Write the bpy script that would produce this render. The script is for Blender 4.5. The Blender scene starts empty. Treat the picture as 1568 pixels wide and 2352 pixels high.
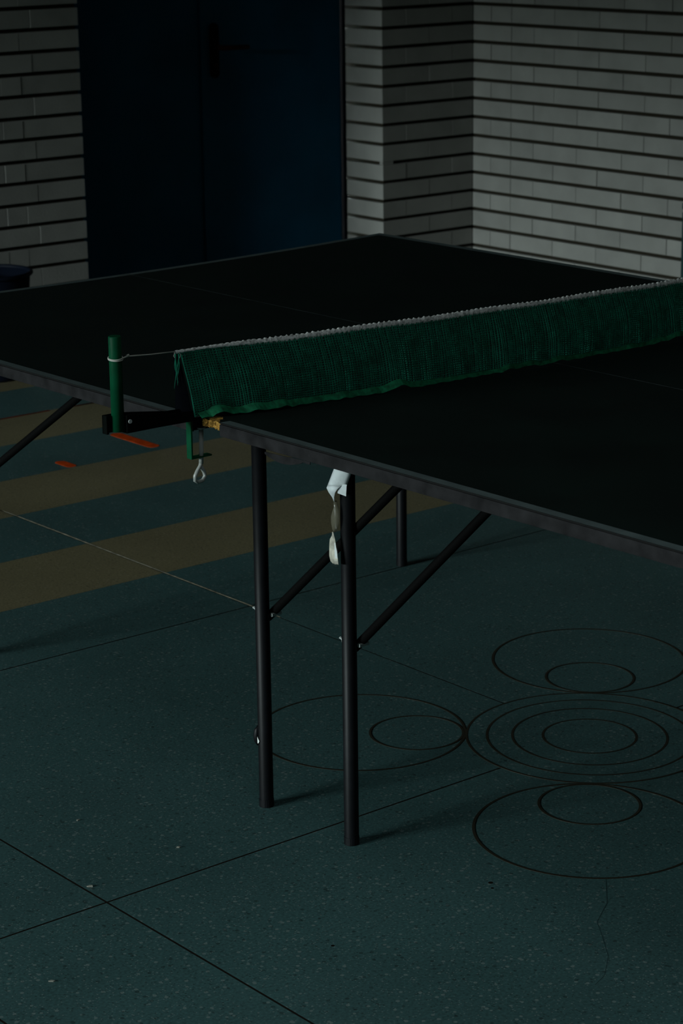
import bpy, bmesh, math, random
from mathutils import Vector, Matrix

# ------------------------------------------------------------------ camera
S = bpy.context.scene
COL = S.collection
CAM_Z = 1.6118371
PITCH, ROLL, YAW, FPX = 0.273812, -0.0126844, 0.8858120, 5225.584      # FPX for a 1568 x 2352 frame
fw = Vector((math.cos(PITCH)*math.cos(YAW), math.cos(PITCH)*math.sin(YAW), -math.sin(PITCH)))
r0 = Vector((math.sin(YAW), -math.cos(YAW), 0.0)); u0 = r0.cross(fw)
rr = math.cos(ROLL)*r0 + math.sin(ROLL)*u0
uu = -math.sin(ROLL)*r0 + math.cos(ROLL)*u0
cd = bpy.data.cameras.new('camera'); cam = bpy.data.objects.new('camera', cd); COL.objects.link(cam)
cd.sensor_fit = 'VERTICAL'; cd.sensor_height = 36.0; cd.lens = FPX/2352*36.0
cd.dof.use_dof = True; cd.dof.focus_distance = 3.74; cd.dof.aperture_fstop = 13.0
m = Matrix((rr, uu, -fw)).transposed().to_4x4(); m.translation = (0, 0, CAM_Z); cam.matrix_world = m
S.camera = cam

# ------------------------------------------------------------------ light: overcast sky through the windows of the left wall
W = bpy.data.worlds.new('overcast_sky'); S.world = W; W.use_nodes = True
bg = W.node_tree.nodes['Background']; bg.inputs['Color'].default_value = (0.84, 0.955, 0.975, 1); bg.inputs['Strength'].default_value = 87.0
S.view_settings.view_transform = 'Standard'; S.view_settings.look = 'None'
S.view_settings.gamma = 1.0; S.view_settings.use_curve_mapping = False; S.view_settings.exposure = 0.90
S.cycles.use_denoising = True
S.cycles.caustics_reflective = False; S.cycles.caustics_refractive = False; S.cycles.sample_clamp_indirect = 0.6; S.cycles.blur_glossy = 1.0
S.cycles.max_bounces = 8; S.cycles.diffuse_bounces = 5; S.cycles.glossy_bounces = 4; S.cycles.transparent_max_bounces = 12

random.seed(7)
XR, YP, YD, XP, XL = 6.325, 6.867, 7.102, 5.843, 4.448       # right wall, back wall, door plane, pier side, door left jamb
X0, Y0, CEIL = -10.0, -2.5, 3.45                               # window wall, wall behind the viewer, ceiling
WIN = [(2.7, 3.95), (4.15, 5.4), (5.55, 6.84)]                  # window openings along the left wall
SILL, LINTEL = 1.95, 3.27
FILL_RECT = (0.3, 1.5, 0.3, 1.5)                                   # unseen roof opening, added to brighten the floor near the viewer
for (a, b) in WIN:                                           # sky portals: they only guide sampling of the sky
    ld = bpy.data.lights.new('window_portal', 'AREA'); ld.shape = 'RECTANGLE'; ld.size = b-a; ld.size_y = LINTEL-SILL
    ld.cycles.is_portal = True
    lo = bpy.data.objects.new('window_portal', ld); COL.objects.link(lo)
    lo.location = (X0-0.06, (a+b)/2, (SILL+LINTEL)/2)
    lo.rotation_euler = Vector((1, 0, 0)).to_track_quat('-Z', 'Z').to_euler()

ld = bpy.data.lights.new('fill_opening_portal', 'AREA'); ld.shape = 'RECTANGLE'; ld.size = FILL_RECT[1]-FILL_RECT[0]; ld.size_y = FILL_RECT[3]-FILL_RECT[2]; ld.cycles.is_portal = True
lo = bpy.data.objects.new('fill_opening_portal', ld); COL.objects.link(lo); lo.location = ((FILL_RECT[0]+FILL_RECT[1])/2, (FILL_RECT[2]+FILL_RECT[3])/2, CEIL+.88)

# ------------------------------------------------------------------ helpers
def tag(o, label=None, cat=None, group=None, kind=None):
    if label: o['label'] = label
    if cat: o['category'] = cat
    if group: o['group'] = group
    if kind: o['kind'] = kind
    return o
def link(name, me, mat=None, parent=None, smooth=False):
    o = bpy.data.objects.new(name, me); COL.objects.link(o)
    if mat is not None:
        for mm in (mat if isinstance(mat, (list, tuple)) else [mat]): me.materials.append(mm)
    if smooth:
        for p in me.polygons: p.use_smooth = True
    if parent: o.parent = parent
    return o
def empty(name, loc=(0, 0, 0), rz=0.0):
    o = bpy.data.objects.new(name, None); COL.objects.link(o); o.location = loc; o.rotation_euler = (0, 0, rz); o.empty_display_size = 0.1
    return o
class MB:
    def __init__(s): s.v = []; s.f = []; s.mi = []
    def face(s, idx, mi=0): s.f.append(tuple(idx)); s.mi.append(mi)
    def box(s, x0, x1, y0, y1, z0, z1, mi=0):
        n = len(s.v)
        s.v += [(x0,y0,z0),(x1,y0,z0),(x1,y1,z0),(x0,y1,z0),(x0,y0,z1),(x1,y0,z1),(x1,y1,z1),(x0,y1,z1)]
        for q in ((0,3,2,1),(4,5,6,7),(0,1,5,4),(1,2,6,5),(2,3,7,6),(3,0,4,7)): s.face([n+k for k in q], mi)
        return s
    def tube(s, pts, rad, seg=12, caps=True, closed=False, flat=None):
        """tube through pts; rad a number or a list; flat = (ru, rv) cross-section scale"""
        P = [Vector(p) for p in pts]; N = len(P); n = len(s.v)
        rads = rad if isinstance(rad, (list, tuple)) else [rad]*N
        up = None
        for i in range(N):
            if closed: t = P[(i+1) % N]-P[i-1]
            else: t = P[min(i+1, N-1)]-P[max(i-1, 0)]
            t.normalize()
            if up is None:
                up = Vector((0, 0, 1)) if abs(t.z) < .9 else Vector((1, 0, 0))
            a = up - t*up.dot(t); a.normalize(); b = t.cross(a); up = a
            fu, fv = flat if flat else (1, 1)
            for k in range(seg):
                th = 2*math.pi*k/seg
                s.v.append(tuple(P[i] + a*math.cos(th)*rads[i]*fu + b*math.sin(th)*rads[i]*fv))
        rings = N if closed else N-1
        for i in range(rings):
            j = (i+1) % N
            for k in range(seg):
                k2 = (k+1) % seg
                s.face((n+i*seg+k, n+i*seg+k2, n+j*seg+k2, n+j*seg+k))
        if caps and not closed:
            s.face([n+k for k in reversed(range(seg))]); s.face([n+(N-1)*seg+k for k in range(seg)])
        return s
    def ribbon(s, left, right, mi=0):
        n = len(s.v)
        for l, r in zip(left, right): s.v += [tuple(l), tuple(r)]
        for i in range(len(left)-1): s.face((n+2*i, n+2*i+1, n+2*i+3, n+2*i+2), mi)
        return s
    def prism(s, poly, z0, z1, mi=0, mside=None):
        n = len(s.v); k = len(poly)
        s.v += [(x, y, z0) for x, y in poly] + [(x, y, z1) for x, y in poly]
        s.face([n+i for i in reversed(range(k))], mi); s.face([n+k+i for i in range(k)], mi)
        for i in range(k):
            j = (i+1) % k; s.face((n+i, n+j, n+k+j, n+k+i), mi if mside is None else mside)
        return s
    def mesh(s, name='m'):
        me = bpy.data.meshes.new(name); me.from_pydata(s.v, [], s.f); me.validate()
        for p, k in zip(me.polygons, s.mi): p.material_index = k
        return me
    def build(s, name, mat=None, parent=None, smooth=False, bevel=0, solid=0):
        o = link(name, s.mesh(name), mat, parent, smooth)
        if solid:
            md = o.modifiers.new('thickness', 'SOLIDIFY'); md.thickness = solid; md.offset = 0
        if bevel:
            md = o.modifiers.new('bevel', 'BEVEL'); md.width = bevel; md.segments = 2; md.limit_method = 'ANGLE'
        return o
def arc(cx, cy, r, a0, a1, n): return [(cx+r*math.cos(a0+(a1-a0)*i/n), cy+r*math.sin(a0+(a1-a0)*i/n)) for i in range(n+1)]

# ------------------------------------------------------------------ materials
K = .50       # overall reflectance of the dark, worn furnishings
def mat(name, col, rough=.6, spec=.5, metal=0.0):
    if not metal and not name.startswith('white_painted'): col = tuple(c*K for c in col)
    M = bpy.data.materials.new(name); M.use_nodes = True
    b = M.node_tree.nodes['Principled BSDF']
    b.inputs['Base Color'].default_value = (*col, 1); b.inputs['Roughness'].default_value = rough
    b.inputs['Specular IOR Level'].default_value = spec; b.inputs['Metallic'].default_value = metal
    return M
def N(M, typ, **kw):
    n = M.node_tree.nodes.new(typ)
    for k, v in kw.items():
        if k in n.inputs: n.inputs[k].default_value = v
        else: setattr(n, k, v)
    return n
def L(M, a, b): M.node_tree.links.new(a, b)
def noisy(M, col, scale, amt, detail=4, coord='Object', bump=0.0, bump_scale=None):
    """multiply the base colour by a noise of the given strength"""
    col = tuple(c*K for c in col)
    b = M.node_tree.nodes['Principled BSDF']
    tc = N(M, 'ShaderNodeTexCoord'); nz = N(M, 'ShaderNodeTexNoise', Scale=scale, Detail=detail)
    L(M, tc.outputs[coord], nz.inputs['Vector'])
    mr = N(M, 'ShaderNodeMapRange'); mr.inputs['From Min'].default_value = .3; mr.inputs['From Max'].default_value = .7
    mr.inputs['To Min'].default_value = 1-amt; mr.inputs['To Max'].default_value = 1+amt
    L(M, nz.outputs['Fac'], mr.inputs['Value'])
    mx = N(M, 'ShaderNodeVectorMath', operation='SCALE'); mx.inputs[0].default_value = col
    L(M, mr.outputs['Result'], mx.inputs['Scale']); L(M, mx.outputs[0], b.inputs['Base Color'])
    if bump:
        nb = N(M, 'ShaderNodeTexNoise', Scale=bump_scale or scale*4, Detail=3); L(M, tc.outputs[coord], nb.inputs['Vector'])
        bp = N(M, 'ShaderNodeBump', Strength=bump, Distance=.002); L(M, nb.outputs['Fac'], bp.inputs['Height']); L(M, bp.outputs[0], b.inputs['Normal'])
    return mx
def speckled(name, col, rough, light=(.34, .42, .40), dark=(.006, .012, .012)):
    """linoleum / terrazzo with small light and dark flecks, in world space"""
    M = mat(name, col, rough, .45); b = M.node_tree.nodes['Principled BSDF']
    tc = N(M, 'ShaderNodeNewGeometry')
    base = noisy(M, col, 2.2, .13); 
    # fine mottling
    n2 = N(M, 'ShaderNodeTexNoise', Scale=190.0, Detail=3); L(M, tc.outputs['Position'], n2.inputs['Vector'])
    mr = N(M, 'ShaderNodeMapRange'); mr.inputs['From Min'].default_value = .3; mr.inputs['From Max'].default_value = .7
    mr.inputs['To Min'].default_value = .72; mr.inputs['To Max'].default_value = 1.28
    L(M, n2.outputs['Fac'], mr.inputs['Value'])
    sc = N(M, 'ShaderNodeVectorMath', operation='SCALE'); L(M, base.outputs[0], sc.inputs[0]); L(M, mr.outputs['Result'], sc.inputs['Scale'])
    cur = sc.outputs[0]
    for scale, th, colr, seed in ((95.0, .30, light, 0.0), (80.0, .27, dark, 13.7), (240., .33, light, 31.), (200., .33, dark, 47.)):
        mp = N(M, 'ShaderNodeVectorMath', operation='ADD'); mp.inputs[1].default_value = (seed, seed*.7, 0); L(M, tc.outputs['Position'], mp.inputs[0])
        v = N(M, 'ShaderNodeTexVoronoi', Scale=scale); L(M, mp.outputs[0], v.inputs['Vector'])
        wn = N(M, 'ShaderNodeSeparateColor'); L(M, v.outputs['Color'], wn.inputs[0])
        lt = N(M, 'ShaderNodeMath', operation='LESS_THAN'); lt.inputs[1].default_value = th; L(M, v.outputs['Distance'], lt.inputs[0])
        gt = N(M, 'ShaderNodeMath', operation='GREATER_THAN'); gt.inputs[1].default_value = .80; L(M, wn.outputs[0], gt.inputs[0])
        mu = N(M, 'ShaderNodeMath', operation='MULTIPLY'); L(M, lt.outputs[0], mu.inputs[0]); L(M, gt.outputs[0], mu.inputs[1])
        m2 = N(M, 'ShaderNodeMath', operation='MULTIPLY'); m2.inputs[1].default_value = .5; L(M, mu.outputs[0], m2.inputs[0])
        mix = N(M, 'ShaderNodeMix', data_type='RGBA'); L(M, m2.outputs[0], mix.inputs['Factor']); L(M, cur, mix.inputs['A']); mix.inputs['B'].default_value = (*[c*K for c in colr], 1)
        cur = mix.outputs['Result']
    L(M, cur, b.inputs['Base Color'])
    # worn gloss
    nr = N(M, 'ShaderNodeTexNoise', Scale=3.0, Detail=5); L(M, tc.outputs['Position'], nr.inputs['Vector'])
    m3 = N(M, 'ShaderNodeMapRange'); m3.inputs['To Min'].default_value = rough-.1; m3.inputs['To Max'].default_value = rough+.12; L(M, nr.outputs['Fac'], m3.inputs['Value'])
    L(M, m3.outputs['Result'], b.inputs['Roughness'])
    return M
TEAL = speckled('teal_linoleum', (.064, .157, .157), .5)
YEL = speckled('ochre_linoleum', (.275, .235, .125), .5, (.45, .40, .26), (.06, .05, .03))
JOINT = mat('floor_joint', (.014, .010, .006), .9, .1)
FILL = mat('pale_joint_filler', (.62, .57, .43), .9, .2); noisy(FILL, (.62, .57, .43), 30, .6)
RING = mat('ring_inlay', (.030, .026, .014), .6, .3)
RED = mat('orange_red_tape', (.85, .09, .006), .8, .04); noisy(RED, (.85, .09, .006), 60, .35)
def brick_mat():
    M = mat('white_painted_brick', (.28, .275, .257), .75, .3); b = M.node_tree.nodes['Principled BSDF']
    oi = N(M, 'ShaderNodeObjectInfo'); g = N(M, 'ShaderNodeNewGeometry')
    mr = N(M, 'ShaderNodeMapRange'); mr.inputs['To Min'].default_value = .90; mr.inputs['To Max'].default_value = 1.06; L(M, oi.outputs['Random'], mr.inputs['Value'])
    nz = N(M, 'ShaderNodeTexNoise', Scale=9.0, Detail=5); L(M, g.outputs['Position'], nz.inputs['Vector'])
    m2 = N(M, 'ShaderNodeMapRange'); m2.inputs['From Min'].default_value = .3; m2.inputs['From Max'].default_value = .7; m2.inputs['To Min'].default_value = .9; m2.inputs['To Max'].default_value = 1.08; L(M, nz.outputs['Fac'], m2.inputs['Value'])
    mu = N(M, 'ShaderNodeMath', operation='MULTIPLY'); L(M, mr.outputs[0], mu.inputs[0]); L(M, m2.outputs[0], mu.inputs[1])
    sc = N(M, 'ShaderNodeVectorMath', operation='SCALE'); sc.inputs[0].default_value = (.28, .275, .257); L(M, mu.outputs[0], sc.inputs['Scale']); L(M, sc.outputs[0], b.inputs['Base Color'])
    nb = N(M, 'ShaderNodeTexNoise', Scale=120., Detail=4); L(M, g.outputs['Position'], nb.inputs['Vector'])
    bp = N(M, 'ShaderNodeBump', Strength=.35, Distance=.002); L(M, nb.outputs['Fac'], bp.inputs['Height']); L(M, bp.outputs[0], b.inputs['Normal'])
    return M
BRICK = brick_mat()
MORTAR = mat('dark_raked_mortar', (.05, .043, .03), .95, .1)
PLASTER = mat('plaster', (.40, .40, .38), .9, .2); noisy(PLASTER, (.40, .40, .38), 3, .08)
DOORB = mat('dark_blue_door_paint', (.003, .135, .255), .55, .12); noisy(DOORB, (.003, .135, .255), 5, .18)
DOORF = mat('door_frame_paint', (.004, .008, .014), .8, .05)
BLACKM = mat('black_metal', (.002, .002, .002), .8, .04)
LEVER = mat('brown_lever', (.05, .012, .006), .7, .08)
GREENTOP = mat('dark_green_table_paint', (.006, .016, .013), .75, .12); noisy(GREENTOP, (.006, .016, .013), 6, .25)
EDGE = mat('worn_grey_edge_band', (.032, .031, .033), .7, .08); noisy(EDGE, (.032, .031, .033), 35, .45, 6)
SIDE = mat('board_side', (.02, .02, .02), .9, .1)
LINE = mat('dirty_white_line_paint', (.155, .205, .205), .6, .3); noisy(LINE, (.155, .205, .205), 25, .18)
CLINE = mat('worn_centre_line', (.085, .11, .11), .7, .2); noisy(CLINE, (.085, .11, .11), 40, .5)
CHIP = mat('chipboard_core', (.80, .44, .10), .95, .1); noisy(CHIP, (.80, .44, .10), 180, .75, 5)
LEGM = mat('black_leg_paint', (.006, .007, .009), .5, .16); noisy(LEGM, (.006, .007, .009), 40, .3)
BRACEM = mat('matt_black_brace', (.003, .003, .003), .8, .06)
ZINC = mat('zinc_bolt', (.85, .90, .88), .35, .6)
STICK = mat('white_sticker', (1.35, 1.38, 1.35), .6, .3)
POSTG = mat('green_enamel', (.002, .11, .045), .5, .09); noisy(POSTG, (.002, .11, .045), 30, .25)
ARMG = mat('blackened_green_metal', (.002, .004, .003), .85, .06)
STEEL = mat('plated_steel', (.62, .64, .60), .3, .7)
HOLE = mat('hole_black', (.002, .002, .002), 1, 0)
NETG = mat('green_net_cord', (.006, .24, .145), .8, .2); noisy(NETG, (.006, .24, .145), 60, .35)
HEMG = mat('green_net_hem', (.010, .30, .13), .7, .25); noisy(HEMG, (.010, .30, .13), 120, .5)
NETD = mat('black_net_binding', (.002, .003, .005), .9, .03)
WTAPE = mat('white_net_band', (1.7, 1.72, 1.68), .85, .2); noisy(WTAPE, (1.7, 1.72, 1.68), 230, .55, 3)
CORD = mat('off_white_cord', (.85, .85, .76), .85, .2)
PAPER = mat('white_tape_paper', (1.22, 1.30, 1.32), .55, .35); noisy(PAPER, (1.22, 1.30, 1.32), 70, .12)
FILM = mat('dirty_clear_film', (.30, .28, .20), .3, .5)
FILM.node_tree.nodes['Principled BSDF'].inputs['Alpha'].default_value = .55
BIN = mat('dark_blue_plastic', (.004, .009, .022), .6, .12)
CABG = mat('dark_teal_paint', (.012, .06, .06), .5, .35)
GLASS = bpy.data.materials.new('window_glass'); GLASS.use_nodes = True
_nt = GLASS.node_tree; _nt.nodes.clear()
_o = _nt.nodes.new('ShaderNodeOutputMaterial'); _t = _nt.nodes.new('ShaderNodeBsdfTransparent'); _t.inputs[0].default_value = (.93, .95, .94, 1)
_nt.links.new(_t.outputs[0], _o.inputs[0])

def proj(P):
    d = Vector(P)-Vector((0, 0, CAM_Z)); z = d.dot(fw)
    if z < .2: return (9e9, 9e9)
    return (784+FPX*d.dot(rr)/z, 1176-FPX*d.dot(uu)/z)
def near_frame(P, mg=120):
    x, y = proj(P); return -mg < x < 1568+mg and -mg < y < 2352+mg

# ------------------------------------------------------------------ floor
floor = MB().box(X0-.25, XR+.25, Y0-.25, YD+.25, -.12, -.00015).build('floor', JOINT)
tag(floor, 'teal speckled linoleum floor with ochre stripes and dark ring pattern', 'floor', kind='structure')
xs = [X0, -7.45, -6.33, -5.21, -4.09, -2.97, -1.85, -.73, .39, 1.51, 1.85, 2.97, 4.09, 5.21, XR]
ys = [Y0, -1.50, -.40, .70, 1.79, 2.882, 3.970, 4.312, 4.645, 4.988, 5.315, 5.665, 5.970, 6.300, 6.630, YD+.05]
yellow = {7, 9, 11, 13}
for j in range(len(ys)-1):
    for i in range(len(xs)-1):
        gx0 = gx1 = .0021
        gy0 = .0022 if j <= 6 else .0002
        gy1 = .0022 if j+1 <= 6 else .0002
        x0, x1, y0, y1 = xs[i]+gx0, xs[i+1]-gx1, ys[j]+gy0, ys[j+1]-gy1
        if xs[i] == 1.51 and j >= 6: continue            # border strip only beside the big panels
        if xs[i+1] == 1.51 and j >= 6: x1 = xs[i+2]-gx1
        b = MB().box(x0, x1, y0, y1, -.004, 0.0)
        o = b.build('floor_stripe' if j in yellow else 'floor_tile', YEL if j in yellow else TEAL, floor)
        if j in yellow: o['label'] = 'ochre inlaid stripe piece of the floor'
# ring ornament let into the crossing of two joints
RC = (2.970, 2.887)
o = MB().prism(arc(RC[0], RC[1], .2385, 0, 2*math.pi, 72)[:-1], -.003, .0004).build('ring_panel', TEAL, floor)
def ring(cx, cy, r, w, z):
    n = 96; b = MB(); base = 0
    for i in range(n):
        c, s = math.cos(2*math.pi*i/n), math.sin(2*math.pi*i/n)
        b.v += [(cx+(r-w/2)*c, cy+(r-w/2)*s, z-.002), (cx+(r-w/2)*c, cy+(r-w/2)*s, z), (cx+(r+w/2)*c, cy+(r+w/2)*s, z), (cx+(r+w/2)*c, cy+(r+w/2)*s, z-.002)]
    for i in range(n):
        j = (i+1) % n
        for k in range(4):
            k2 = (k+1) % 4; b.face((4*i+k, 4*j+k, 4*j+k2, 4*i+k2))
    return b.build('ring_line', RING, floor)
for r in (.090, .149, .198, .2375): ring(*RC, r, .0046, .0007)
for sx, sy in ((1, 1), (-1, -1), (-1, 1), (1, -1)):
    ring(RC[0]+sx*.3155, RC[1]+sy*.3125, .2035, .0050, .0005)
    ring(RC[0]+sx*.2385, RC[1]+sy*.2345, .0905, .0046, .0006)
# pale filler in the long joint, red court markings, a hairline crack
pts = [(2.9700+random.uniform(-.0005, .0005), 3.86+.07*i) for i in range(18)]
MB().ribbon([(x+.0002-.0006*random.random(), y, .0004) for x, y in pts], [(x+(.0045 if 3.95 < y < 5 else .0022), y, .0006) for x, y in pts]).build('joint_filler', FILL, floor)
REDD = mat('worn_red_line', (.16, .022, .008), .85, .04); noisy(REDD, (.16, .022, .008), 9, .9)
def marking(x0, x1, y0, y1, m_=RED):
    rx = min(x1-x0, y1-y0)/2.2
    pl_ = [(x1-rx+rx*math.cos(t), y1-rx+rx*math.sin(t)) for t in (0, .5, 1.05, 1.57)]+[(x0+rx+rx*math.cos(t), y1-rx+rx*math.sin(t)) for t in (1.57, 2.1, 2.6, 3.14)]+[(x0+rx+rx*math.cos(t), y0+rx+rx*math.sin(t)) for t in (3.14, 3.7, 4.2, 4.71)]+[(x1-rx+rx*math.cos(t), y0+rx+rx*math.sin(t)) for t in (4.71, 5.2, 5.8, 6.28)]
    o = MB().prism(pl_, 0, .0006).build('court_marking', m_, floor); o['label'] = 'worn orange-red floor marking'
    return o
marking(3.655, 3.693, 5.35, 5.575); marking(3.350, 3.382, 5.318, 5.40); marking(3.30, 3.70, 5.960, 5.972, REDD); marking(3.76, 3.93, 5.957, 5.970, REDD) 
cr = [(2.526, 2.412), (2.463, 2.348), (2.401, 2.310), (2.368, 2.265), (2.328, 2.214), (2.278, 2.174), (2.246, 2.162)]
MB().ribbon([(x-.0003, y+.0003, .0003) for x, y in cr], [(x+.0003, y-.0003, .0003) for x, y in cr]).build('crack', mat('crack_dirt', (.034, .080, .080), .8, .2), floor)

for sx_, sy_, sr_ in ((2.373, 2.527, .0042), (2.361, 2.510, .0026), (2.03, 2.52, .0030)):
    MB().prism([(x, y) for x, y in arc(sx_, sy_, sr_, 0, 2*math.pi, 9)[:-1]], -.001, .0003).build('stain', JOINT, floor)

# ------------------------------------------------------------------ brick walls
ZJ0, PIT, BJ = .206, .07475, .0140
ROWS = [(max(0.0, ZJ0+PIT*k+BJ/2), ZJ0+PIT*(k+1)-BJ/2, k) for k in range(-3, 41)]
brick_cache = {}
def brick(parent, x0, x1, y0, y1, z0, z1):
    key = (round(x1-x0, 4), round(y1-y0, 4), round(z1-z0, 4))
    if key not in brick_cache:
        b = MB().box(-key[0]/2, key[0]/2, -key[1]/2, key[1]/2, -key[2]/2, key[2]/2)
        bm = bmesh.new(); me = b.mesh('brick'); bm.from_mesh(me)
        bmesh.ops.bevel(bm, geom=[e for e in bm.edges], offset=.0009, segments=1, affect='EDGES')
        bm.to_mesh(me); bm.free(); me.materials.append(BRICK); brick_cache[key] = me
    o = bpy.data.objects.new('brick', brick_cache[key]); COL.objects.link(o); o.parent = parent
    o.location = ((x0+x1)/2, (y0+y1)/2, (z0+z1)/2)
    return o
def lay(wall, cells):
    rest = MB()
    for (x0, x1, y0, y1, z0, z1) in cells:
        if z1 <= z0 or x1-x0 < .012 or y1-y0 < .012: continue
        if near_frame(((x0+x1)/2, (y0+y1)/2, (z0+z1)/2)):
            brick(wall, x0, x1, y0, y1, z0, z1)
        else: rest.box(x0, x1, y0, y1, z0, z1)
    if rest.f: tag(rest.build('brick_courses', BRICK, wall), kind='stuff')
VG, DEP, REC = .0010, .03, .014      # half vertical joint, brick depth shown, depth of the raked joint
def spans(start, first, step, stop):
    """cut a course: start, list of first cut positions, then regular steps down to stop"""
    c = [start]+list(first)
    while c[-1]-step > stop: c.append(c[-1]-step)
    c.append(stop); return [(c[i+1], c[i]) for i in range(len(c)-1)]
# right wall, bricks face -X
wr = MB().box(XR+REC, XR+.25, Y0-.2, YP+.3, 0, CEIL).build('wall_right', MORTAR)
tag(wr, 'white painted brick wall with dark raked bed joints on the right', 'wall', kind='structure')
cells = []
for z0, z1, k in ROWS:
    for (a, b) in spans(YP, [6.645, 6.517] if k % 2 == 0 else [6.762, 6.645], .2405, Y0):
        d = random.uniform(-.0008, .0008)
        cells.append((XR+d, XR+DEP, a+VG+random.uniform(0, .0008), b-VG if b < YP else b-.0004, z0, z1))
lay(wr, cells)
# back wall left of the door
wb = MB().box(X0-.2, XL-.004, YP+REC, YD+.2, 0, CEIL)
wb.box(XL-.004, XP+.004, YP+REC, YD+.2, 2.10, CEIL)
wb = wb.build('wall_back', MORTAR)
tag(wb, 'white painted brick wall left of the blue double door', 'wall', kind='structure')
cells = []
for z0, z1, k in ROWS:
    if z0 > 2.10:
        for (a, b) in spans(XP, [], .2405, XL): cells.append((a+VG, b-VG, YP, YP+DEP, z0, z1))
    for (a, b) in spans(XL, [4.252] if k % 2 == 0 else [4.204, 4.122], .2405, X0):
        d = random.uniform(-.0008, .0008)
        cells.append((a+VG, b-VG if b < XL else b, YP+d, YP+(DEP if b < XL else .262), z0, z1))
lay(wb, cells)
# pier between the door recess and the right wall
wp = MB().box(XP+REC, XR+.1, YP+REC, YD+.2, 0, CEIL).build('wall_pier', MORTAR)
tag(wp, 'white painted brick pier in the corner right of the blue door', 'wall', kind='structure')
cells = []
for z0, z1, k in ROWS:
    cs = [XP, 6.088, XR-.0005] if k % 2 == 0 else [XP, 5.965, 6.210, XR-.0005]
    for i in range(len(cs)-1):
        first = i == 0
        cells.append((cs[i]+(0 if first else VG), cs[i+1]-VG, YP+random.uniform(-.0006, .0006), YP+(.262 if first else DEP), z0, z1))
lay(wp, cells)
o = MB().box(XP+.0008, XP+.055, YP+.0012, YP+.02, ZJ0+PIT*4-.0065, ZJ0+PIT*4+.0065).build('mortar_smear', BRICK, wp)

# ceiling, window wall, wall behind the viewer
b = MB().box(X0-.3, FILL_RECT[0], Y0-.3, YD+.3, CEIL, CEIL+.2).box(FILL_RECT[1], XR+.3, Y0-.3, YD+.3, CEIL, CEIL+.2)
b.box(FILL_RECT[0], FILL_RECT[1], Y0-.3, FILL_RECT[2], CEIL, CEIL+.2).box(FILL_RECT[0], FILL_RECT[1], FILL_RECT[3], YD+.3, CEIL, CEIL+.2)
o = b.build('ceiling', PLASTER); tag(o, 'plain plaster ceiling', 'ceiling', kind='structure')
b = MB(); prev = Y0-.2
for (a, c) in WIN:
    b.box(X0-.25, X0, prev, a, 0, CEIL); b.box(X0-.25, X0, a, c, 0, SILL); b.box(X0-.25, X0, a, c, LINTEL, CEIL); prev = c
b.box(X0-.25, X0, prev, YD+.2, 0, CEIL)
wl = b.build('wall_left', PLASTER); tag(wl, 'plastered window wall on the left', 'wall', kind='structure')
o = MB().box(X0-.25, XR+.25, Y0-.25, Y0, 0, CEIL).build('wall_front', PLASTER); tag(o, 'plastered wall behind the viewer', 'wall', kind='structure')
FRAMEW = mat('window_frame_paint', (.5, .5, .48), .5, .4)
for i, (a, c) in enumerate(WIN):
    fr = MB()
    for y in (a, (a+c)/2-.025, c-.05): fr.box(X0-.18, X0-.12, y, y+.05, SILL, LINTEL)
    for z in (SILL, LINTEL-.05): fr.box(X0-.18, X0-.12, a, c, z, z+.05)
    w = fr.build('window_%d' % (i+1), FRAMEW); tag(w, 'plain two-pane window in the left wall', 'window', kind='structure')
    for y0, y1 in ((a+.05, (a+c)/2-.025), ((a+c)/2+.025, c-.05)):
        MB().box(X0-.152, X0-.148, y0, y1, SILL+.05, LINTEL-.05).build('pane', GLASS, w)
w = MB()
for x in (FILL_RECT[0]-.1, FILL_RECT[1]): w.box(x, x+.1, FILL_RECT[2]-.1, FILL_RECT[3]+.1, CEIL+.2, CEIL+.85)
for y in (FILL_RECT[2]-.1, FILL_RECT[3]): w.box(FILL_RECT[0], FILL_RECT[1], y, y+.1, CEIL+.2, CEIL+.85)
w = w.build('window_4', PLASTER); tag(w, 'added unseen roof opening that brightens the near floor', 'window', kind='structure')  # added fill opening; its deep curb keeps the light off the far walls
DIMMED = bpy.data.materials.new('dimmed_glass'); DIMMED.use_nodes = True; DIMMED.node_tree.nodes.clear()  # pane tint only sets how much light the added opening gives
_o = DIMMED.node_tree.nodes.new('ShaderNodeOutputMaterial'); _t = DIMMED.node_tree.nodes.new('ShaderNodeBsdfTransparent'); _t.inputs[0].default_value = (.235, .235, .235, 1)
DIMMED.node_tree.links.new(_t.outputs[0], _o.inputs[0])
MB().box(FILL_RECT[0], FILL_RECT[1], FILL_RECT[2], FILL_RECT[3], CEIL+.80, CEIL+.806).build('pane', DIMMED, w)
# outside the windows: ground, and a blocker added to cut off low sky
OUTDARK = mat('outside_dark', (.03, .04, .03), .95, .1)
o = MB().box(X0-45, X0-.25, -130, 140, -.4, -.25).build('ground', OUTDARK); tag(o, 'ground outside the windows', 'ground', kind='structure')
o = MB().box(X0-40, X0-37, -130, 140, -.25, 7.4).build('sky_blocker', OUTDARK); tag(o, 'added unseen dark blocker far outside that cuts off the low sky', 'sky blocker', kind='structure')  # unseen, added so the right wall gets brighter towards its foot

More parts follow.
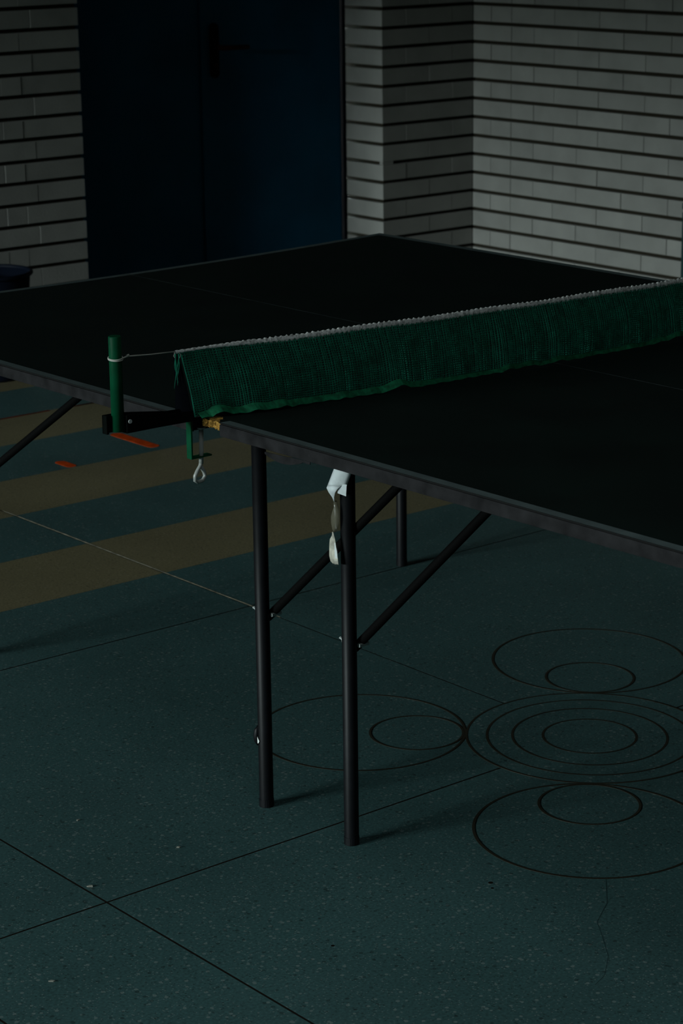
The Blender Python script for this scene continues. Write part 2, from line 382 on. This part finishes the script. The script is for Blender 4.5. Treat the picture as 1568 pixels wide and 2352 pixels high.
# ------------------------------------------------------------------ double door
dr = MB().box(XL-.0, XL+.045, YD-.05, YD+.10, 0, 2.10).box(XP-.016, XP-.001, YD-.012, YD+.10, 0, 2.10).box(XL+.045, XP-.016, YD-.05, YD+.10, 2.05, 2.10)
dr = dr.build('door_1', DOORF); tag(dr, 'dark blue double door with black handle in the brick wall', 'door', kind='structure')
XS = 5.150
l1 = MB().box(XL+.047, XS-.003, YD, YD+.045, .008, 2.048).build('door_leaf', DOORB, dr, bevel=.003)
l2 = MB().box(XS+.003, XP-.018, YD, YD+.045, .008, 2.048).build('door_leaf', DOORB, dr, bevel=.003)
MB().box(XS-.014, XS+.012, YD-.010, YD-.0005, .01, 2.045).build('cover_strip', DOORB, l1, bevel=.002)
pl = MB().prism(arc(5.204, 1.052, .019, 0, math.pi, 10)+arc(5.204, .885, .019, math.pi, 2*math.pi, 10), 0, .009)
pl.v = [(x, YD-.0095+z, y) for x, y, z in pl.v]
pl.build('handle_plate', BLACKM, l2)
MB().tube([(5.204, YD-.009, .981), (5.204, YD-.055, .981), (5.212, YD-.062, .981), (5.26, YD-.063, .980), (5.325, YD-.060, .979)], [.011, .010, .010, .009, .008], 12).build('handle_lever', LEVER, l2, smooth=True)
MB().tube([(5.204, YD-.0095, .915), (5.204, YD-.016, .915)], .010, 12).build('lock_cylinder', LEVER, l2)

# ------------------------------------------------------------------ table tennis table (local: x = across from near edge, y = along towards far end)
TX, TY, TR = 2.1107038, 2.9573922, 0.0149863
TW, TL = 1.525, 1.284
table = empty('table_tennis_table', (TX, TY, 0), TR)
tag(table, 'old dark green folding tennis table with white edge lines and chipped corner', 'table')
TM = Matrix.Translation((TX, TY, 0)) @ Matrix.Rotation(TR, 4, 'Z')
def zr(b): return .760-.013*(1-(2*min(max(b, 0), TW)/TW-1)**2)
def zl(b): return .755-.010*(1-(2*min(max(b, 0), TW)/TW-1)**2)
TH = .020
CHIPB = [(0, .064), (.008, .056), (.014, .047), (.020, .049), (.027, .038), (.034, .030), (.039, .012), (.046, .007), (.055, .0045)]
bcols = [c[0] for c in CHIPB]+[.1+.095*i for i in range(16)]
bcols = [b for b in bcols if b <= TW-.02]+[TW]
def end_r(b):
    for (b0, e0), (b1, e1) in zip(CHIPB, CHIPB[1:]):
        if b <= b1: return -(e0+(e1-e0)*(b-b0)/(b1-b0))
    return -.004
def board(zf, afar, anear):
    """curved board: columns across the table, a from afar(b) to anear(b)"""
    b = MB(); n = len(bcols)
    for bb in bcols:
        z = zf(bb); b.v += [(bb, afar(bb), z), (bb, anear(bb), z), (bb, afar(bb), z-TH), (bb, anear(bb), z-TH)]
    for i in range(n-1):
        p, q = 4*i, 4*i+4
        b.face((p, q, q+1, p+1), 0); b.face((p+2, p+3, q+3, q+2), 1)
        b.face((p, p+2, q+2, q), 1); b.face((p+1, q+1, q+3, p+3), 1)
    b.face((0, 1, 3, 2), 1); e = 4*(n-1); b.face((e, e+2, e+3, e+1), 1)
    me = b.mesh('tabletop'); bm = bmesh.new(); bm.from_mesh(me); bmesh.ops.recalc_face_normals(bm, faces=bm.faces); bm.to_mesh(me); bm.free()
    return me
tR = link('tabletop', board(zr, lambda b: -TL, end_r), [GREENTOP, SIDE], table)
tL = link('tabletop', board(zl, lambda b: TL, lambda b: .004), [GREENTOP, SIDE], table)
def strip_long(zf, b0, b1, a0, a1, parent, material, name, lift=.0004):
    return MB().ribbon([(b0, a0, zf(b0)+lift), (b0, a1, zf(b0)+lift)], [(b1, a0, zf(b1)+lift), (b1, a1, zf(b1)+lift)]).build(name, material, parent)
def strip_cross(zf, a0, a1, parent):
    bb = [TW*i/24 for i in range(25)]
    return MB().ribbon([(b, a0, zf(b)+.0005) for b in bb], [(b, a1, zf(b)+.0005) for b in bb]).build('end_line', LINE, parent)
strip_long(zr, 0, .020, -TL, -.066, tR, LINE, 'side_line'); strip_long(zr, TW-.02, TW, -TL, -.004, tR, LINE, 'side_line')
strip_long(zl, 0, .020, .004, TL, tL, LINE, 'side_line'); strip_long(zl, TW-.02, TW, .004, TL, tL, LINE, 'side_line')
strip_long(zr, TW/2-.0016, TW/2+.0016, -TL, -.02, tR, CLINE, 'centre_line', .0006)
strip_long(zl, TW/2-.0016, TW/2+.0016, .01, TL, tL, CLINE, 'centre_line', .0006)
strip_cross(zr, -TL, -TL+.02, tR); strip_cross(zl, TL-.02, TL, tL)
# edge bands, standing a little below the top
def band_long(b0, b1, a0, a1, z, parent): return MB().box(b0, b1, a0, a1, z-TH-.002, z-.0022).build('edge_band', EDGE, parent, bevel=.0008)
band_long(-.003, -.0002, -TL, -.068, .760, tR); band_long(TW+.0002, TW+.003, -TL, -.005, .760, tR)
band_long(-.003, -.0002, .005, TL, .755, tL); band_long(TW+.0002, TW+.003, .005, TL, .755, tL)
def band_cross(a0, a1, zf, parent):
    bb = [TW*i/24 for i in range(25)]; b = MB()
    for x in bb:
        z = zf(x); b.v += [(x, a0, z-.0022), (x, a1, z-.0022), (x, a1, z-TH-.002), (x, a0, z-TH-.002)]
    for i in range(24):
        for k in range(4):
            k2 = (k+1) % 4; b.face((4*i+k, 4*i+k2, 4*i+4+k2, 4*i+4+k))
    b.face((0, 3, 2, 1)); b.face((96, 97, 98, 99))
    return b.build('edge_band', EDGE, parent)
band_cross(-TL-.003, -TL-.0002, zr, tR); band_cross(TL+.0002, TL+.003, zl, tL)
# broken corner: crumbling chipboard
random.seed(3)
poly = [(.001, -.064)] + [(.004+random.uniform(-.002, .003), -.056+.0065*i) for i in range(8)] + [(.012, -.005), (.022, -.0045), (.034, -.006), (.048, -.006), (.046, -.02), (.036, -.036), (.024, -.05), (.012, -.058)]
bm = bmesh.new(); me = MB().prism(poly, .746, .7565).mesh('chipboard'); bm.from_mesh(me)
bmesh.ops.triangulate(bm, faces=bm.faces); bmesh.ops.subdivide_edges(bm, edges=bm.edges, cuts=3, use_grid_fill=True)
for v in bm.verts: v.co += Vector((random.uniform(-.0018, .0018), random.uniform(-.0018, .0018), random.uniform(-.0016, .0016)))
bm.to_mesh(me); bm.free(); o = link('chipped_corner', me, CHIP, tR); o['label'] = 'exposed yellowish chipboard at the broken corner'
for k in range(5):                       # splinters
    a = -.058-.006*k; MB().tube([(.006, a+.012, .757), (.001, a, .7585-.0015*k), (-.001, a-.012, .757-.001*k)], [.0016, .0012, .0004], 5).build('splinter', CHIP, tR)
# loosened strip of edging
n = 14; lf = []; rt = []
for i in range(n+1):
    t = i/n; a = -.186-.112*t; sag = .010*math.sin(math.pi*min(1, t*1.15))**.8 if t < .87 else .002
    lf.append((-.0035-.001*math.sin(6*t), a, .7385-.004*(1-t))); rt.append((-.004, a, .7365-.005*(1-t)-sag))
MB().ribbon(lf, rt).build('loose_edge_strip', EDGE, tR, solid=.0012)

# legs, braces and their bolts
def leg(a, b, parent=table, sticker=False, atop=None, btop=None):
    zt = .738
    o = MB().tube([(b, a, 0), (b, a, .012), ((btop or b), (atop if atop is not None else a), zt)], .0128, 20).build('leg', LEGM, parent, smooth=False)
    for p in o.data.polygons: p.use_smooth = len(p.vertices) == 4
    MB().tube([(b, a, .0003), (b, a, .014)], .0134, 20).build('foot_cap', LEGM, o)
    return o
def bolt(p0, p1, r, parent):
    o = MB().tube([p0, p1], r, 6).build('bolt', ZINC, parent)
    return o
def wing(parent, x, y, z):
    MB().tube([(x, y-.002, z), (x, y+.0045, z)], .0022, 8).tube([(x-.001, y+.002, z+.001), (x-.003, y+.0075, z+.0045)], [.0016, .0024], 6).tube([(x+.001, y+.002, z-.001), (x+.002, y+.006, z-.0045)], [.0016, .0022], 6).build('wing_nut', ZINC, parent)
def brace(y0, z0, y1, z1, b, parent):
    d = Vector((0, y1-y0, z1-z0)).normalized()
    p0 = Vector((b, y0, z0))-d*.012; p1 = Vector((b, y1, z1))
    o = MB().tube([p0, p0+d*.03, p0+d*.05, p1], .0078, 12).build('brace', BRACEM, parent)
    o.data.polygons.foreach_set('use_smooth', [len(p.vertices) == 4 for p in o.data.polygons])
    return o
legs = [(.068, .182, 1), (-.160, .188, 1), (.068, TW-.182, 1), (-.160, TW-.188, 1)]
for a, b, s in legs:
    lg = leg(a, b)
    z0 = .357; sd = .0205 if b < .7 else -.0205
    br = brace(a+.001, z0, a+.001-(.430 if a > 0 else .398), .737, b+sd, table)
    bolt((b+sd-.0105, a-.012, z0+.004), (b+sd+.0105, a-.012, z0+.004), .0042, lg)
    wing(lg, b-.002, a+.0115, z0+.010)
    MB().box(b-.028, b+.028, a-.035, a+.022, .7345, .7375).build('mounting_plate', LEGM, table)
for a, b in ((1.125, .182), (1.003, TW-.183)):
    lg = leg(a, b)
    sd = .0205 if b < .7 else -.0205
    brace(a, .357, a-.606, .733, b+sd, table)
    bolt((b+sd-.0105, a-.005, .354), (b+sd+.0105, a-.005, .354), .0042, lg)
    MB().box(b-.028, b+.028, a-.035, a+.022, .7305, .7335).build('mounting_plate', LEGM, table)
for a, b in ((-1.06, .185), (-1.06, TW-.185)): leg(a, b)
# dark clip and white sticker on the nearer left leg
cl = MB().tube([(.1725, .0765, .116), (.1712, .0775, .124), (.1708, .0780, .134), (.1716, .0770, .146), (.1730, .0755, .152)], [.002, .0055, .0065, .0055, .002], 10).build('leg_clip', LEGM, table, smooth=True)
st = MB(); st.v = [(.1684, .0722, .1345), (.1680, .0700, .1320), (.1681, .0665, .1275), (.1681, .0668, .1262), (.1680, .0695, .1225), (.1684, .0715, .1222)]
st.v = [(x-.0006, y, z) for x, y, z in st.v]
st.face((0, 1, 2, 3, 4, 5)); o = st.build('sticker', STICK, cl, solid=.0006); o['label'] = 'small white sticker'

# ------------------------------------------------------------------ net post with clamp (same local axes as the table)
def tl_empty(name): return empty(name, (TX, TY, 0), TR)
def make_post(mirror=False):
    r = tl_empty('net_post')
    m_ = (lambda v: (TW-v[0], v[1], v[2])) if mirror else (lambda v: v)
    def fin(b, name, mt, parent=r, **kw):
        b.v = [m_(v) for v in b.v]
        if mirror: b.f = [tuple(reversed(f)) for f in b.f]
        return b.build(name, mt, parent, **kw)
    post = fin(MB().tube([(-.1535, 0, .760), (-.1535, 0, .912), (-.1535, 0, .914)], [.0103, .0103, .0096], 24), 'post', POSTG)
    post.data.polygons.foreach_set('use_smooth', [len(p.vertices) == 4 for p in post.data.polygons])
    for k in range(5):
        z = .865-.0098*k
        c = Vector((-.1535, 0, z)); d = Vector((-.60, .80, 0)).normalized()
        fin(MB().tube([c+d*.0090, c+d*.01045], .0021, 10), 'hole', HOLE, post)
    br = MB()
    br.box(-.1745, -.1705, .001, .0135, .757, .787)                            # channel round the post foot
    br.box(-.1745, -.137, .0108, .0135, .757, .787)
    br.prism([(-.1745, .757), (-.1745, .7575), (-.137, .786), (-.05, .774), (-.012, .773), (-.012, .757), (-.05, .7565)], 0, .003)
    n0 = len(br.v)-14
    br.v[n0:] = [(x, .0105+z, y) for x, y, z in br.v[n0:]]
    br.prism([(-.1455, .758), (-.1455, .786), (-.137, .787), (-.05, .774), (-.012, .773), (-.012, .756), (-.05, .7565)], 0, .003)
    n0 = len(br.v)-14
    br.v[n0:] = [(x, -.0138+z, y) for x, y, z in br.v[n0:]]
    br.box(-.1455, -.012, -.012, .012, .7565, .7585)
    fin(br, 'bracket_arm', ARMG)
    fin(MB().tube([(-.140, -.0155, .776), (-.140, -.0135, .776)], .0034, 10), 'rivet', ZINC)
    cl = MB().box(-.0135, -.0105, -.004, .009, .689, .773).box(-.0105, .030, -.009, .009, .7612, .764).box(-.0105, .028, -.004, .009, .689, .6915)
    cl = fin(cl, 'clamp', POSTG)
    fin(MB().tube([(.0105, 0, .7395), (.0105, 0, .7368)], [.0075, .0068], 16), 'clamp_pad', STEEL, cl)
    fin(MB().tube([(.0105, 0, .738), (.0095, 0, .70), (.0082, 0, .678)], .0038, 12), 'clamp_screw', STEEL, cl, smooth=True)
    loop = [(.0082, 0, .680), (.0062, 0, .674), (-.001, -.002, .668), (-.0070, -.003, .660), (-.0065, -.002, .652), (.001, 0, .6475), (.011, .001, .6485), (.0170, .002, .655), (.0155, .002, .662), (.0115, .001, .668), (.0082, 0, .674)]
    fin(MB().tube(loop, [.0036]+[.0033]*9+[.0024], 10), 'clamp_eye', STEEL, cl, smooth=True)
    return r
p1 = make_post(); tag(p1, 'green net post with dark bracket arm and clamp screw at the near table edge', 'net post')
p2 = make_post(True); tag(p2, 'green net post clamped to the far table edge', 'net post')

# ------------------------------------------------------------------ net
net = tl_empty('table_net')
tag(net, 'sagging green mesh net with frayed white top band across the table', 'net')
KB = .055
B0, B1 = -.030, 1.560
def top_z(b): return .8755-.0075*math.sin(math.pi*min(max((b+.04)/1.62, 0), 1))-.0095*min(max(b, 0), 1.2)/1.2+.0007*math.sin(23*b)
def top_a(b): return -KB*(b+.1525)
def wav(b): return .0035*math.sin(19*b+.6)+.0025*math.sin(47*b+2)+.0018*math.sin(101*b)
def bot(b):
    tz = zr(b) if 0 <= b <= TW else .757
    lift = max(0, wav(b))*1.3
    return (-.010-KB*(b+.1525)-.012*min(1, max(0, b)/.1)-.6*wav(b), tz+.0045+lift)
def net_pt(b, t):
    ab, zb = bot(b); at, zt = top_a(b), top_z(b)-.004
    lean = .035*(1-t) if b < .25 else .035*(1-t)*.3
    sh = .016*(1-t)**1.5*max(0, 1-max(b, 0)/.5)                                # lower left corner is pulled in
    bulge = -.006*math.sin(math.pi*t)*(1+.5*math.sin(9*b))
    return (b+sh, ab+(at-ab)*t+bulge, zb+(zt-zb)*t)
NV, NH = 318, 27
grid = []
random.seed(11)
jit = [random.uniform(-.0007, .0007) for _ in range(NV+1)]
mesh = MB()
def thread(pts, w, nx, ny):
    """flat-sided cord: two crossed ribbons are enough at this size; here a 3-sided tube"""
    n = len(mesh.v)
    for (x, y, z) in pts:
        mesh.v += [(x-nx*w, y, z-ny*w), (x+nx*w, y, z+ny*w), (x, y-w*1.2, z)]
    for i in range(len(pts)-1):
        for k in range(3):
            k2 = (k+1) % 3; mesh.face((n+3*i+k, n+3*i+k2, n+3*i+3+k2, n+3*i+3+k))
for i in range(NV+1):
    b = B0+(B1-B0)*i/NV
    thread([net_pt(b+jit[i]+.0006*math.sin(i*1.7+5*t/9), t/9) for t in range(10)], .00135, 1, 0)
for j in range(NH+1):
    t = (j+.5)/(NH+1)
    thread([net_pt(B0+(B1-B0)*i/159, t+.004*math.sin(i*.9+j)) for i in range(160)], .0011, 0, 1)
o = mesh.build('mesh', NETG, net); tag(o, kind='stuff')
# white top band: ruffled sleeve
band = MB(); NB = 420; seg = 8
random.seed(5)
for i in range(NB+1):
    b = B0-.012+(B1+.012-B0)*i/NB
    z = top_z(b); a = top_a(b)
    w = .0026 if b < .02 else (.0028+.0028*min(1, (b-.02)/.12))
    puff = 1+.22*math.sin(i*2.2)+random.uniform(-.12, .12)
    for k in range(seg):
        th = 2*math.pi*k/seg
        band.v.append((b, a+.0024*puff*math.cos(th), z-w*.75+w*puff*math.sin(th)))
for i in range(NB):
    for k in range(seg):
        k2 = (k+1) % seg; band.face((i*seg+k, i*seg+k2, (i+1)*seg+k2, (i+1)*seg+k))
band.build('top_band', WTAPE, net, smooth=True)
# bottom hem, turned forward on the table
hem = MB(); lf = []; rt = []; NHM = 240
for i in range(NHM+1):
    b = -.026+(B1+.01)*i/NHM; x, a, z = net_pt(b, 0)
    tw = .5+.5*math.sin(13*b+1.2); wid = .0145 if b < .36 else max(.005, .0145-.06*(b-.36))
    lf.append((x, a-.001, z+.0030+.28*wid)); rt.append((x+.002, a-wid*(.50+.3*tw), max(z-.0036, zr(b)+.0022)+.0008*math.sin(i*1.3)))
hem.ribbon(lf, rt).build('hem', HEMG, net, solid=.0008)
# black side binding and frayed end
lf = []; rt = []
for i in range(13):
    t = i/12; x, a, z = net_pt(B0, 1-t)
    wdt = .010+.026*t
    lf.append((x-.003, a+.004, z)); rt.append((x-.006-.004*t, a+.004+wdt, z+.002))
MB().ribbon(lf, rt).build('side_binding', NETD, net, solid=.0012)
fr = MB()
for k in range(7):
    x, a, z = net_pt(B0, 1)
    q = [(x-.004-.001*k*.4+.0025*math.sin(k*2+s*.9)-.0005*s, a+.003+.004*math.sin(k*1.3), z+.001-(.006+.001*k)*s) for s in range(6)]
    fr.tube(q, [.0010, .0011, .0010, .0009, .0008, .0004], 5)
fr.build('frayed_threads', NETG, net)
# cord tied round the post
cz = .8790
kn = Vector((-.1535+.018, -.006, cz+.0008)); endp = Vector((B0-.012, top_a(B0-.012), top_z(B0)-.001))
cordb = MB().tube([kn, kn*.5+endp*.5+Vector((0, 0, -.0008)), endp], .0011, 8)
for dz, ph in ((0, 0), (-.0019, .4)):
    cordb.tube([(-.1535+.0114*math.cos(t*math.pi/12+ph), .0114*math.sin(t*math.pi/12+ph), cz+dz-.0016*math.cos(t*math.pi/12+2.2)) for t in range(24)], .0011, 8, closed=True)
cordb.tube([(-.1435, -.0065, cz-.001), (-.139, -.0075, cz+.0005), kn], [.0014, .0012, .0016], 8).tube([kn, kn+Vector((.003, -.002, .003))], [.0026, .0012], 8)
cordb.tube([endp+Vector((-.001, -.001, 0)), endp+Vector((-.004, -.002, -.007)), endp+Vector((-.001, -.003, -.011))], .0006, 6)
cordb.tube([endp+Vector((.004, -.002, 0)), endp+Vector((.009, -.004, -.006)), endp+Vector((.006, -.004, -.011))], .0005, 6)
cordb.build('tie_cord', CORD, net, smooth=True)
far = MB().tube([(B1, top_a(B1), top_z(B1)-.002), (TW+.1535-.011, 0, .879)], .0011, 8)
far.tube([(TW+.1535+.0114*math.cos(t*math.pi/12), .0114*math.sin(t*math.pi/12), .879) for t in range(24)], .0011, 8, closed=True)
far.build('tie_cord', CORD, net, smooth=True)

# ------------------------------------------------------------------ paper tape hanging from the nearer right leg
tape = tl_empty('tape_strip')
tag(tape, 'white paper tape wrapped round the table leg, its twisted end hanging down', 'tape')
b_ = .166
lf = []; rt = []
for i in range(11):
    t = i/10
    z = .684-.042*t; aL = -.160+.019*t; aR = -.190+.015*t
    lf.append((b_-.004+.012*(1-t)*.3, aL, z+.002*(t < .05))); rt.append((b_+.012-.004*t, aR, z-.002+.004*t))
wr_ = MB()
for i in range(11):
    for j in range(7):
        p = Vector(lf[i]).lerp(Vector(rt[i]), j/6); p.x -= .007*math.sin(math.pi*j/6); wr_.v.append(tuple(p))
for i in range(10):
    for j in range(6): wr_.face((7*i+j, 7*i+j+1, 7*i+j+8, 7*i+j+7))
wr_.build('wrap', PAPER, tape, smooth=True, solid=.0004)
MB().ribbon([(b_-.004, -.1585, .687), (b_-.003, -.163, .678)], [(b_+.010, -.190, .680), (b_+.008, -.189, .675)]).build('torn_end', PAPER, tape, solid=.0004)
fold = MB(); fl = [(-.141, .642, -.004), (-.142, .637, -.008), (-.146, .630, -.007), (-.1515, .622, -.004), (-.1535, .614, -.002)]
fr_ = [(-.170, .645, .003), (-.166, .640, -.004), (-.161, .632, -.006), (-.1565, .623, -.004), (-.1545, .614, -.002)]
fold.ribbon([(b_+d, a, z) for a, z, d in fl], [(b_+d, a, z) for a, z, d in fr_]); fold.build('fold', PAPER, tape, smooth=True, solid=.0004)
MB().ribbon([(b_-.001, -.163, .646), (b_-.002, -.163, .631)], [(b_+.006, -.177, .647), (b_+.005, -.176, .627)]).build('flap', PAPER, tape, solid=.0004)
hl = [(-.1535, .616), (-.1545, .606), (-.150, .598), (-.1465, .588), (-.1465, .578), (-.1485, .569), (-.1515, .562)]
hr = [(-.1548, .616), (-.1590, .606), (-.1605, .598), (-.1610, .588), (-.1600, .578), (-.1570, .569), (-.1530, .562)]
MB().ribbon([(b_-.003, a, z) for a, z in hl], [(b_+.003, a, z) for a, z in hr]).build('hanging_strip', FILM, tape, smooth=True, solid=.0004)
hl = [(-.1510, .563), (-.1495, .556), (-.1445, .549), (-.1430, .540), (-.1425, .528), (-.1425, .519), (-.1455, .511), (-.151, .508)]
hr = [(-.1528, .563), (-.1555, .556), (-.1580, .549), (-.1600, .540), (-.1625, .528), (-.1640, .519), (-.1650, .511), (-.165, .509)]
lo_ = MB()
for i in range(len(hl)):
    n = len(lo_.v)
    for j in range(6):
        s = j/5; a = hl[i][0]+(hr[i][0]-hl[i][0])*s; z = hl[i][1]+(hr[i][1]-hl[i][1])*s
        lo_.v.append((b_-.002-.004*abs(math.sin(math.pi*(s-.15)*1.4)), a, z))
for i in range(len(hl)-1):
    for j in range(5):
        n = i*6+j; lo_.face((n, n+1, n+7, n+6))
PAPER2 = mat('dirty_tape_paper', (.75, .72, .60), .5, .3); noisy(PAPER2, (.75, .72, .60), 90, .45)
lo_.build('looped_end', PAPER2, tape, smooth=True, solid=.0004)
MB().ribbon([(b_-.004, -.1555, .545), (b_-.005, -.157, .530), (b_-.005, -.158, .519)], [(b_-.003, -.1585, .545), (b_-.004, -.1625, .530), (b_-.004, -.1635, .519)]).build('curled_edge', PAPER, tape, solid=.0004)

# ------------------------------------------------------------------ things by the walls
bn = empty('waste_bin', (3.83, 6.52, 0)); tag(bn, 'dark blue rounded plastic bin by the brick wall behind the table', 'bin')
pr = [(.105, 0), (.11, .01), (.137, .345), (.1345, .345), (.107, .02), (0, .02)]
b = MB(); seg = 32
for r_, z in pr:
    for k in range(seg): b.v.append((r_*math.cos(2*math.pi*k/seg), r_*math.sin(2*math.pi*k/seg), z))
for i in range(len(pr)-1):
    for k in range(seg):
        k2 = (k+1) % seg; b.face((i*seg+k, i*seg+k2, (i+1)*seg+k2, (i+1)*seg+k))
b.face(list(reversed(range(seg)))); b.build('body', BIN, bn, smooth=True)
MB().tube([(.140*math.cos(2*math.pi*k/32), .140*math.sin(2*math.pi*k/32), .350) for k in range(32)], .0075, 10, closed=True).build('rim', BIN, bn, smooth=True)

cb = empty('low_cabinet', (6.155, 4.93, 0)); tag(cb, 'low dark teal box unit standing against the brick wall at the right edge', 'cabinet')
MB().box(-.150, .160, -.49, .49, .05, .455).build('body', CABG, cb, bevel=.003)
MB().box(-.155, .165, -.50, .50, .456, .480).build('top', CABG, cb, bevel=.004)
MB().box(-.130, .150, -.47, .47, 0, .05).build('plinth', BLACKM, cb)
for s in (-1, 1):
    d = MB().box(-.1685, -.1505, min(s*.004, s*.485), max(s*.004, s*.485), .06, .450).build('door', CABG, cb, bevel=.002)
    MB().tube([(-.169, s*.05, .30), (-.188, s*.05, .30), (-.188, s*.05, .22), (-.169, s*.05, .22)], .004, 8).build('handle', BLACKM, d)

# scraps lying on the floor
CHIPW = mat('pale_scrap', (.40, .40, .34), .8, .2)
random.seed(21)
def scrap(x, y, s, label, rz):
    b = MB(); n = 7
    b.v = [(s*(1+.35*random.uniform(-1, 1))*math.cos(2*math.pi*k/n), .45*s*(1+.3*random.uniform(-1, 1))*math.sin(2*math.pi*k/n), .0012+.0012*random.random()) for k in range(n)]
    b.v += [(vx*1.05, vy*1.05, 0) for vx, vy, vz in b.v]
    b.face(list(range(n)));
    for k in range(n): b.face((k, n+k, n+(k+1) % n, (k+1) % n))
    b.face([n+k for k in reversed(range(n))])
    o = b.build('floor_scrap', CHIPW); o.location = (x, y, .0002); o.rotation_euler = (0, 0, rz)
    tag(o, label, 'scrap', 'pale scraps on the floor'); return o
scrap(1.862, 2.950, .0055, 'pale scrap beside the floor joint near the bottom left joint crossing', -.6)
scrap(2.064, 2.982, .0035, 'tiny pale flake on the teal floor in front of the near table leg', -.6)
scrap(1.997, 3.194, .0030, 'tiny pale flake on the teal floor left of the table legs', -.3)
scrap(1.632, 2.706, .0040, 'small pale smear-like flake on the floor at bottom left', -.7)
